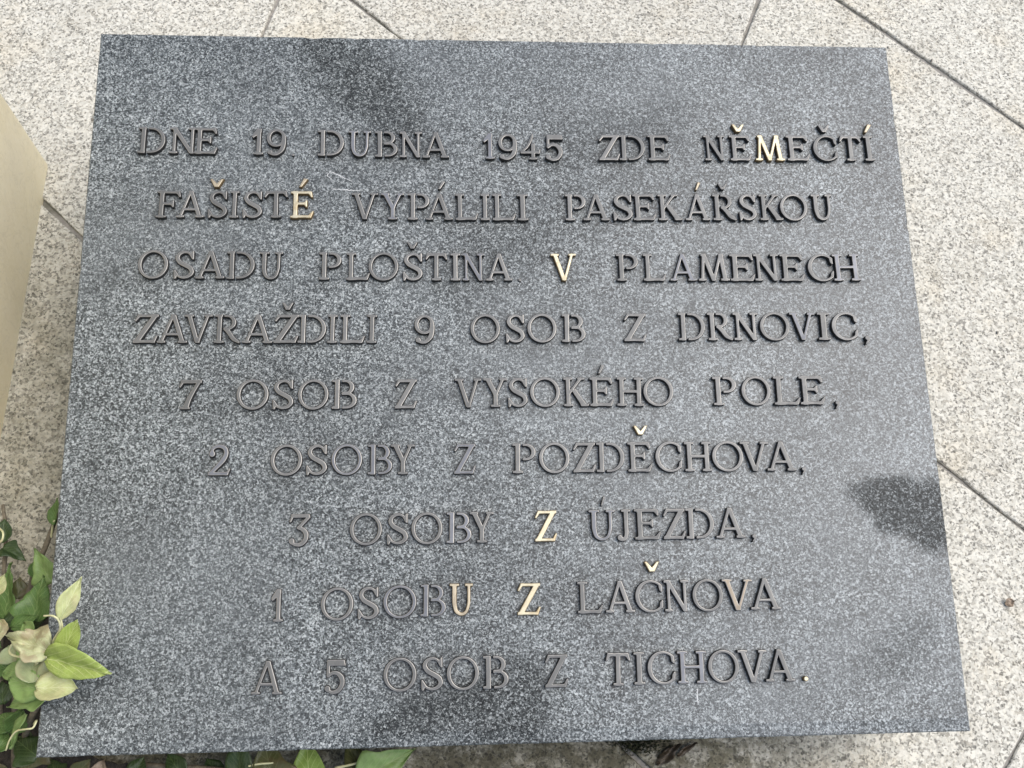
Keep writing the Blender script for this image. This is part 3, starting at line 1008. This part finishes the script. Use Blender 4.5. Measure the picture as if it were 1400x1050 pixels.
# ------------------------------------------------------------------ pale scratches on the slab
def scratch(pts, wdt):
    bm = bmesh.new()
    P = [onp(*p, 0.0002) + UP for p in pts]
    n = 26
    c = []
    for i in range(n + 1):
        u = i / n * (len(P) - 1)
        k = min(int(u), len(P) - 2)
        c.append(P[k].lerp(P[k + 1], u - k) + Vector((mnoise.noise(Vector((i * .6, 0, 3))), mnoise.noise(Vector((i * .6, 5, 3))), 0)) * 0.0012)
    A, B = [], []
    for i, p in enumerate(c):
        d = (c[min(i + 1, n)] - c[max(i - 1, 0)]).normalized()
        q = Vector((-d.y, d.x, 0)) * wdt * (0.2 + 0.8 * abs(mnoise.noise(Vector((i * .45, 2, 7)))) * 1.6) * min(1, i / 3, (n - i) / 3)
        q += Vector((1e-6, 1e-6, 0))
        A.append(bm.verts.new(p + q))
        B.append(bm.verts.new(p - q))
    for i in range(n):
        bm.faces.new((A[i], A[i + 1], B[i + 1], B[i]))
    me = bpy.data.meshes.new('scratch')
    bm.to_mesh(me)
    bm.free()
    link('scratch', me, M_SCR, root)


M_SCR = mat_plain('chalky_scratch', (0.42, 0.43, 0.43), (0.55, 0.56, 0.55), 300, 0.9)
scratch([(452, 258), (472, 259.5), (497, 261)], 0.0008)
scratch([(448, 233), (462, 239), (483, 249)], 0.0007)
scratch([(455, 246), (447, 240), (452, 234)], 0.0006)
scratch([(954, 940), (953, 951), (955, 965)], 0.0010)

# ------------------------------------------------------------------ ivy
PROF = {
 'blade': [(-.02, .06), (.08, .30), (.22, .43), (.42, .45), (.62, .36), (.82, .20), (.94, .08), (1, .0)],
 'ivy': [(-.12, .14), (-.06, .36), (.05, .48), (.16, .60), (.24, .56), (.36, .38), (.46, .34), (.65, .26), (.85, .11), (1, .0)],
 'ovate': [(-.02, .03), (.08, .28), (.25, .45), (.45, .50), (.65, .40), (.85, .20), (1, .0)],
 'lance': [(-.02, .04), (.15, .26), (.35, .40), (.55, .38), (.75, .24), (.92, .08), (1, .0)],
 'round': [(-.06, .10), (.02, .36), (.2, .52), (.45, .56), (.7, .47), (.9, .26), (1, .03)],
}
LM = {
 'dead': mat_leaf('dead_leaf_dark', (0.085, 0.065, 0.042), (0.13, 0.10, 0.07), (0.04, 0.03, 0.02), trans=.05, edge_amt=.5),
 'tan': mat_leaf('dry_leaf_tan', (0.40, 0.31, 0.22), (0.46, 0.37, 0.28), (0.2, 0.14, 0.09), trans=.1, edge_amt=.5),
 'spring': mat_leaf('ivy_leaf_spring', (0.22, 0.33, 0.065), (0.42, 0.52, 0.18), (0.1, 0.06, 0.02), trans=.3),
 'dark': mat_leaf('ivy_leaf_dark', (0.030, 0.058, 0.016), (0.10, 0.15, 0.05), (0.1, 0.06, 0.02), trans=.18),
 'mid': mat_leaf('ivy_leaf_green', (0.095, 0.18, 0.045), (0.23, 0.32, 0.12), (0.1, 0.06, 0.02), trans=.22),
 'light': mat_leaf('ivy_leaf_light', (0.235, 0.36, 0.115), (0.30, 0.38, 0.17), (0.28, 0.2, 0.09), trans=.28),
 'lime': mat_leaf('ivy_leaf_lime', (0.35, 0.45, 0.105), (0.60, 0.66, 0.30), (0.3, 0.2, 0.05), trans=.30),
 'pale': mat_leaf('ivy_leaf_pale', (0.58, 0.62, 0.30), (0.68, 0.70, 0.44), (0.50, 0.38, 0.24), trans=.35, edge_amt=.25),
 'under': mat_leaf('ivy_leaf_underside', (0.33, 0.385, 0.20), (0.38, 0.43, 0.25), (0.38, 0.3, 0.18), trans=.25, edge_amt=.3),
 'wither': mat_leaf('ivy_leaf_withered', (0.53, 0.55, 0.31), (0.60, 0.60, 0.40), (0.31, 0.23, 0.135), trans=.2, edge_amt=.65),
 'olive': mat_leaf('ivy_leaf_olive', (0.080, 0.088, 0.030), (0.15, 0.16, 0.07), (0.12, 0.08, 0.04), trans=.2, edge_amt=.4),
 'brown': mat_leaf('dead_leaf', (0.30, 0.225, 0.15), (0.36, 0.28, 0.20), (0.14, 0.10, 0.07), trans=.1, edge_amt=.6),
}
M_STEM = mat_plain('ivy_stem', (0.075, 0.062, 0.042), (0.17, 0.145, 0.10), 180, 0.85)
M_PET = mat_plain('ivy_petiole', (0.42, 0.42, 0.22), (0.58, 0.56, 0.34), 120, 0.55)
LABEL = {'pale': 'pale yellowish leaf', 'wither': 'withered cream leaf with brown edges', 'spring': 'fresh green leaf', 'lime': 'bright lime green leaf', 'dark': 'dark green leaf', 'light': 'light green leaf', 'under': 'pale leaf underside', 'olive': 'dull olive leaf', 'brown': 'dead brown leaf'}


def leaf_mesh(prof, L, hw, fold, curl, wavy, seed, asym=0.0):
    us = np.linspace(PROF[prof][0][0], 1, 17)
    pw = np.interp(us, [p[0] for p in PROF[prof]], [p[1] for p in PROF[prof]]) / 0.5
    pw = np.convolve(np.pad(pw, 1, mode='edge'), [.2, .6, .2], 'valid')
    pw[-1] = 0.01
    bm = bmesh.new()
    uvl = bm.loops.layers.uv.new('UVMap')
    n = 10
    grid = []
    for i, u in enumerate(us):
        row = []
        for j in range(n + 1):
            s = j / n * 2 - 1
            wv_ = hw * pw[i] * (1 + asym * (1 if s > 0 else -1))
            ed = 1 + 0.07 * mnoise.noise(Vector((u * 7 + seed, s * 1.3, seed)))
            x = u * L - (abs(s) ** 2) * 0.03 * L
            y = s * wv_ * ed
            z = fold * abs(y) + curl * L * u * u + wavy * L * mnoise.noise(Vector((u * 2.6 + seed * 1.7, s * 1.6, seed * .37)))
            z += 0.12 * wavy * L * math.sin((u - abs(s) * .5) * 25)
            row.append((bm.verts.new((x, y, z)), (s * pw[i], u)))
        grid.append(row)
    for i in range(len(us) - 1):
        for j in range(n):
            q = (grid[i][j], grid[i + 1][j], grid[i + 1][j + 1], grid[i][j + 1])
            f = bm.faces.new([k[0] for k in q])
            f.smooth = True
            for lp, k in zip(f.loops, q):
                lp[uvl].uv = k[1]
    me = bpy.data.meshes.new('leaf')
    bm.to_mesh(me)
    bm.free()
    me.update()
    return me


def add_leaf(parent, b, tp, hw, colour, prof='ivy', roll=0, fold=0.25, curl=-0.1, wavy=0.10, asym=0.0, label=True):
    """b, tp: (px, py, z) of the leaf's base and tip"""
    B, Tp = at(*b), at(*tp)
    ax = Tp - B
    L = ax.length
    ax.normalize()
    up = Vector((0, 0, 1))
    side = up.cross(ax)
    side.normalize()
    nrm = ax.cross(side)
    q = Matrix.Rotation(R(roll), 3, ax)
    side, nrm = q @ side, q @ nrm
    mt = Matrix((ax, side, nrm)).transposed().to_4x4()
    mt.translation = B
    sd = rnd.uniform(0, 90)
    o = link('leaf', leaf_mesh(prof, L, hw, fold, curl, wavy, sd, asym), LM[colour])
    thick = o.modifiers.new('thickness', 'SOLIDIFY')
    thick.thickness = 0.0004
    o.parent = parent
    o.matrix_parent_inverse = parent.matrix_world.inverted()
    o.matrix_world = mt
    if label and colour in LABEL:
        o['label'] = LABEL[colour]
    return o


def add_stem(parent, pts, r0, r1, mat, name='stem'):
    P = [at(*p) for p in pts]
    ext = [P[0] * 2 - P[1]] + P + [P[-1] * 2 - P[-2]]
    c = []
    for i in range(1, len(ext) - 2):
        for k in range(8):
            u = k / 8
            p0, p1, p2, p3 = ext[i - 1:i + 3]
            c.append(0.5 * (2 * p1 + (p2 - p0) * u + (2 * p0 - 5 * p1 + 4 * p2 - p3) * u * u + (3 * p1 - p0 - 3 * p2 + p3) * u ** 3))
    c.append(P[-1])
    bm = bmesh.new()
    prev = None
    for i, p in enumerate(c):
        d = (c[min(i + 1, len(c) - 1)] - c[max(i - 1, 0)]).normalized()
        a = d.orthogonal().normalized() if abs(d.z) > .9 else d.cross(Vector((0, 0, 1))).normalized()
        b = d.cross(a)
        r = r0 + (r1 - r0) * i / (len(c) - 1)
        r *= 1 + 0.15 * mnoise.noise(p * 150)
        ring_ = [bm.verts.new(p + a * r * math.cos(k * math.pi / 4) + b * r * math.sin(k * math.pi / 4)) for k in range(8)]
        if prev:
            for k in range(8):
                f = bm.faces.new((prev[k], prev[(k + 1) % 8], ring_[(k + 1) % 8], ring_[k]))
                f.smooth = True
        else:
            bm.faces.new(ring_[::-1])
        prev = ring_
    bm.faces.new(prev)
    me = bpy.data.meshes.new(name)
    pi = parent.matrix_world.inverted()
    bm.transform(pi)
    bm.to_mesh(me)
    bm.free()
    return link(name, me, mat, parent)


p = at(30, 1000, 0.0)
ivy = empty('ivy_plant', Matrix.Translation(p))
tag(ivy, 'trailing ivy climbing over the lower left corner of the dark plaque', 'ivy')
bpy.context.view_layer.update()
# woody stems
add_stem(ivy, [(28, 1040, .01), (36, 1000, .09), (46, 975, .14), (60, 950, .172), (72, 925, .182)], .0036, .0026, M_STEM)
add_stem(ivy, [(20, 1060, .0), (22, 900, .03), (35, 830, .045), (48, 780, .05), (62, 748, .05), (76, 710, .05), (95, 660, .05)], .0038, .0026, M_STEM)
add_stem(ivy, [(0, 1000, .0), (2, 860, .03), (5, 790, .045), (8, 730, .05), (4, 690, .05)], .003, .002, M_STEM)
# curling petioles
add_stem(ivy, [(38, 924, .165), (52, 905, .19), (64, 898, .20)], .0011, .0009, M_PET, 'petiole')
add_stem(ivy, [(57, 905, .185), (74, 874, .205), (82, 860, .222), (80, 848, .232), (72, 842, .235), (60, 842, .228)], .0010, .0008, M_PET, 'petiole')
add_stem(ivy, [(78, 873, .205), (85, 860, .215), (84, 850, .22), (82, 842, .222)], .0010, .0007, M_PET, 'petiole')
add_stem(ivy, [(46, 990, .13), (50, 985, .15), (45, 995, .152), (35, 997, .15), (22, 1000, .14), (13, 1012, .13), (8, 1026, .12)], .0010, .0008, M_PET, 'petiole')
add_stem(ivy, [(16, 882, .17), (13, 890, .18), (18, 896, .185), (35, 900, .19), (52, 907, .19)], .0012, .0009, M_PET, 'petiole')
add_stem(ivy, [(70, 735, .05), (72, 720, .06), (74, 712, .07)], .0012, .001, M_PET, 'petiole')
add_stem(ivy, [(-4, 745, .10), (3, 738, .11), (4, 728, .11), (-1, 722, .10)], .0013, .001, M_PET, 'petiole')
LEAVES = [
 # base, tip, half width (m), colour, profile, roll, fold, curl, wavy, asym
 ((74, 716, .07), (75, 680, .07), .0095, 'mid', 'ovate', -35, .2, -.1, .08, 0),
 ((2, 741, .06), (6, 708, .06), .0100, 'dark', 'ovate', 20, .3, -.1, .1, 0),
 ((7, 750, .06), (35, 764, .06), .0110, 'dark', 'ivy', -25, .35, -.15, .1, 0),
 ((68, 792, .09), (44, 750, .10), .0165, 'light', 'ivy', -15, .2, -.1, .12, 0),
 ((52, 792, .07), (46, 764, .06), .0085, 'mid', 'ovate', 25, .25, -.1, .1, 0),
 ((62, 800, .06), (52, 775, .05), .0100, 'dark', 'ovate', 0, .25, -.1, .1, 0),
 ((46, 842, .12), (56, 784, .115), .0195, 'mid', 'ivy', -8, .22, -.15, .12, 0),
 ((10, 835, .07), (8, 768, .07), .0180, 'mid', 'ivy', -30, .25, -.1, .1, 0),
 ((24, 818, .05), (28, 788, .05), .0100, 'olive', 'ovate', 30, .25, -.1, .1, 0),
 ((-6, 812, .11), (5, 786, .12), .0075, 'pale', 'ovate', 20, .2, -.1, .1, 0),
 ((82, 846, .222), (112, 791, .235), .0115, 'pale', 'lance', 34, .30, -.10, .08, .15),
 ((6, 850, .08), (44, 838, .08), .0120, 'dark', 'ovate', -15, .25, -.1, .1, 0),
 ((16, 858, .12), (50, 842, .13), .0090, 'mid', 'ovate', 10, .25, -.1, .1, 0),
 # crumpled withered leaf
 ((60, 886, .20), (4, 866, .197), .0165, 'wither', 'ivy', 12, .35, -.12, .34, 0),
 # big lime leaf: blade and turned-up lobe
 ((66, 901, .205), (149, 924, .214), .0200, 'lime', 'blade', 30, .50, -.08, .07, .35),
 ((84, 896, .203), (104, 850, .224), .0095, 'lime', 'round', 20, .25, -.10, .06, 0),
 # pale and light leaves of the shoot
 ((64, 902, .195), (88, 936, .182), .0170, 'under', 'ovate', 20, .2, -.1, .08, 0),
 ((52, 940, .194), (103, 938, .196), .0120, 'pale', 'round', -14, .30, -.12, .14, 0),
 ((54, 944, .185), (8, 926, .18), .0135, 'light', 'round', -12, .25, -.15, .12, 0),
 ((57, 948, .178), (4, 966, .165), .0135, 'light', 'ivy', 10, .25, -.12, .12, 0),
 ((46, 930, .19), (44, 888, .185), .0135, 'under', 'round', 24, .2, -.1, .1, 0),
 ((32, 916, .165), (1, 920, .16), .0080, 'light', 'round', 8, .2, -.1, .12, 0),
 ((16, 905, .14), (12, 882, .14), .0110, 'under', 'round', 0, .2, -.1, .12, 0),
 # lower shoot
 ((34, 978, .135), (9, 1024, .12), .0085, 'light', 'lance', 38, .35, -.10, .10, 0),
 ((30, 974, .125), (12, 1008, .10), .0120, 'mid', 'ovate', -28, .3, -.1, .1, 0),
 ((4, 962, .10), (2, 930, .10), .0110, 'dark', 'ovate', 15, .25, -.1, .1, 0),
 ((48, 1032, .09), (16, 1006, .08), .0170, 'dark', 'ivy', 15, .25, -.1, .1, 0),
 ((52, 1024, .06), (26, 1054, .06), .0170, 'olive', 'ivy', -20, .25, -.1, .1, 0),
 ((-6, 1028, .10), (12, 1000, .09), .0100, 'mid', 'ovate', 10, .25, -.1, .1, 0),
 ((100, 1062, .05), (122, 1040, .06), .0100, 'olive', 'ovate', 18, .25, -.1, .1, 0),
 ((130, 1062, .04), (142, 1040, .05), .0080, 'brown', 'ovate', 18, .25, -.1, .2, 0),
 ((-4, 878, .14), (-2, 842, .13), .0100, 'wither', 'ovate', 18, .35, -.1, .3, 0),
 ((80, 1062, .04), (66, 1036, .03), .0120, 'dark', 'ivy', 0, .25, -.1, .1, 0),
 ((40, 898, .15), (20, 878, .15), .0120, 'light', 'ivy', -20, .3, -.1, .1, 0),
 ((20, 990, .10), (-4, 976, .095), .0120, 'mid', 'ivy', 15, .25, -.1, .1, 0),
 ((10, 915, .12), (-12, 900, .12), .0130, 'mid', 'ivy', 15, .25, -.1, .1, 0),
 ((44, 870, .16), (30, 850, .15), .0095, 'light', 'ovate', -15, .25, -.1, .1, 0),
]
for a in LEAVES:
    add_leaf(ivy, a[0], a[1], a[2], a[3], a[4], a[5], a[6], a[7], a[8], a[9])
# shaded leaves lower in the tangle
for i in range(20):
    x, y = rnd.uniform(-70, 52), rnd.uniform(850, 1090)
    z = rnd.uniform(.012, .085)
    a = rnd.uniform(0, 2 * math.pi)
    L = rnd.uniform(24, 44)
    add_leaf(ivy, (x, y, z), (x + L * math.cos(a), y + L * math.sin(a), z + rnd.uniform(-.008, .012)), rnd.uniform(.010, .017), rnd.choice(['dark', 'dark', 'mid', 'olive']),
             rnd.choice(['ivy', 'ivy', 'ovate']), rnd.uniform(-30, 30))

# ivy shoot creeping out under the front edge
p = at(400, 1070, 0.0)
ivy2 = empty('ivy_plant', Matrix.Translation(p))
tag(ivy2, 'ivy shoot with broad leaves peeping out under the plaque bottom edge', 'ivy')
bpy.context.view_layer.update()
add_stem(ivy2, [(200, 1046, .012), (300, 1052, .03), (380, 1062, .035), (460, 1058, .035), (540, 1062, .03)], .0028, .0018, M_STEM)
add_stem(ivy2, [(330, 1051, .05), (350, 1045, .055), (374, 1043, .055)], .0013, .001, M_PET, 'petiole')
add_stem(ivy2, [(458, 1050, .045), (485, 1044, .05), (504, 1036, .05)], .0014, .001, M_PET, 'petiole')
for a in [((330, 1068, .05), (322, 1012, .055), .0130, 'dark', 'round', -12, .2, -.1, .08, 0),
          ((372, 1070, .055), (360, 1010, .055), .0240, 'olive', 'ivy', 0, .15, -.1, .08, 0),
          ((424, 1078, .055), (418, 1008, .06), .0235, 'spring', 'ivy', 0, .22, -.1, .07, 0),
          ((500, 1060, .055), (568, 1024, .06), .0200, 'light', 'ivy', 4, .22, -.12, .08, 0),
          ((498, 1066, .045), (472, 1010, .04), .0190, 'olive', 'ivy', 12, .22, -.1, .08, 0),
          ((250, 1062, .03), (228, 1030, .03), .0120, 'dark', 'ovate', 0, .22, -.1, .08, 0),
          ((300, 1064, .02), (282, 1036, .02), .0110, 'dark', 'ovate', 10, .22, -.1, .08, 0),
          ((180, 1064, .03), (196, 1034, .03), .0110, 'dark', 'ovate', 0, .22, -.1, .08, 0)]:
    add_leaf(ivy2, *a)

# ------------------------------------------------------------------ litter on the paving
def fallen_leaf(px, py, L, ang, colour, label, hw, curl=.25):
    q = at(px, py, 0.0)
    o = link('fallen_leaf', leaf_mesh('ovate', L, hw, .5, curl, .30, px * .37), LM[colour])
    th_ = o.modifiers.new('thickness', 'SOLIDIFY')
    th_.thickness = 0.0005
    o.location = (q.x, q.y, 0.002)
    o.rotation_euler = (R(8), R(-4), R(ang))
    tag(o, label, 'leaf')
    return o


fallen_leaf(1373, 826, .0105, 20, 'tan', 'tiny curled brown leaf on pale paving right of the plaque', .0055, .5)
fallen_leaf(898, 1045, .034, 40, 'dead', 'dark dead leaf below the plaque bottom edge beside moss', .006, .2)
fallen_leaf(925, 1032, .026, 30, 'dead', 'narrow dark dead leaf right of the moss patch', .0035, .2)

M_MOSS = mat_plain('moss', (0.022, 0.026, 0.010), (0.060, 0.066, 0.025), 200, 1.0)
bm = bmesh.new()
mr = random.Random(5)
for i in range(900):
    cx, cy = mr.gauss(872, 17), mr.gauss(1012, 9)
    q = at(cx, cy, 0)
    h = mr.uniform(.002, .007)
    a = mr.uniform(0, 6.3)
    d = Vector((math.cos(a), math.sin(a), 0)) * .0012
    tip = Vector((q.x + mr.gauss(0, .002), q.y + mr.gauss(0, .002), h))
    vs = [bm.verts.new((q.x + d.x, q.y + d.y, -.001)), bm.verts.new((q.x - d.x, q.y - d.y, -.001)), bm.verts.new(tip)]
    bm.faces.new(vs)
me = bpy.data.meshes.new('moss')
bm.to_mesh(me)
bm.free()
tag(link('moss', me, M_MOSS), 'dark moss patch on paving below the plaque front edge', None, None, 'stuff')

bm = bmesh.new()
gr_ = random.Random(17)
for i in range(260):
    x, y = gr_.uniform(-0.75, 0.9), gr_.uniform(-0.6, 0.75)
    if abs(x) < 0.40 and abs(y) < 0.32:
        continue
    if i % 3:                                     # most of it lies along the joints
        u_, v_ = uv_of((x, y))
        q = xy_of(u_, round(v_ / PITCH) * PITCH + gr_.gauss(0, 0.004))
        x, y = q.x, q.y
    r = gr_.uniform(0.0006, 0.0019)
    mt = Matrix.Translation((x, y, r * 0.5)) @ Matrix.Rotation(gr_.uniform(0, 6), 4, 'Z') @ Matrix.Diagonal((1.3, gr_.uniform(.6, 1), .7, 1))
    res = bmesh.ops.create_icosphere(bm, subdivisions=1, radius=r, matrix=mt)
    for vv in res['verts']:
        vv.co += Vector((gr_.gauss(0, 1), gr_.gauss(0, 1), gr_.gauss(0, 1))) * r * 0.18
me = bpy.data.meshes.new('grit')
bm.to_mesh(me)
bm.free()
tag(link('grit', me, mat_plain('grit', (0.07, 0.06, 0.045), (0.34, 0.31, 0.26), 90, 0.9)), 'fine loose grit scattered over the paving joints', None, None, 'stuff')

S.render.engine = 'CYCLES'
S.cycles.max_bounces = 8
S.cycles.use_denoising = True
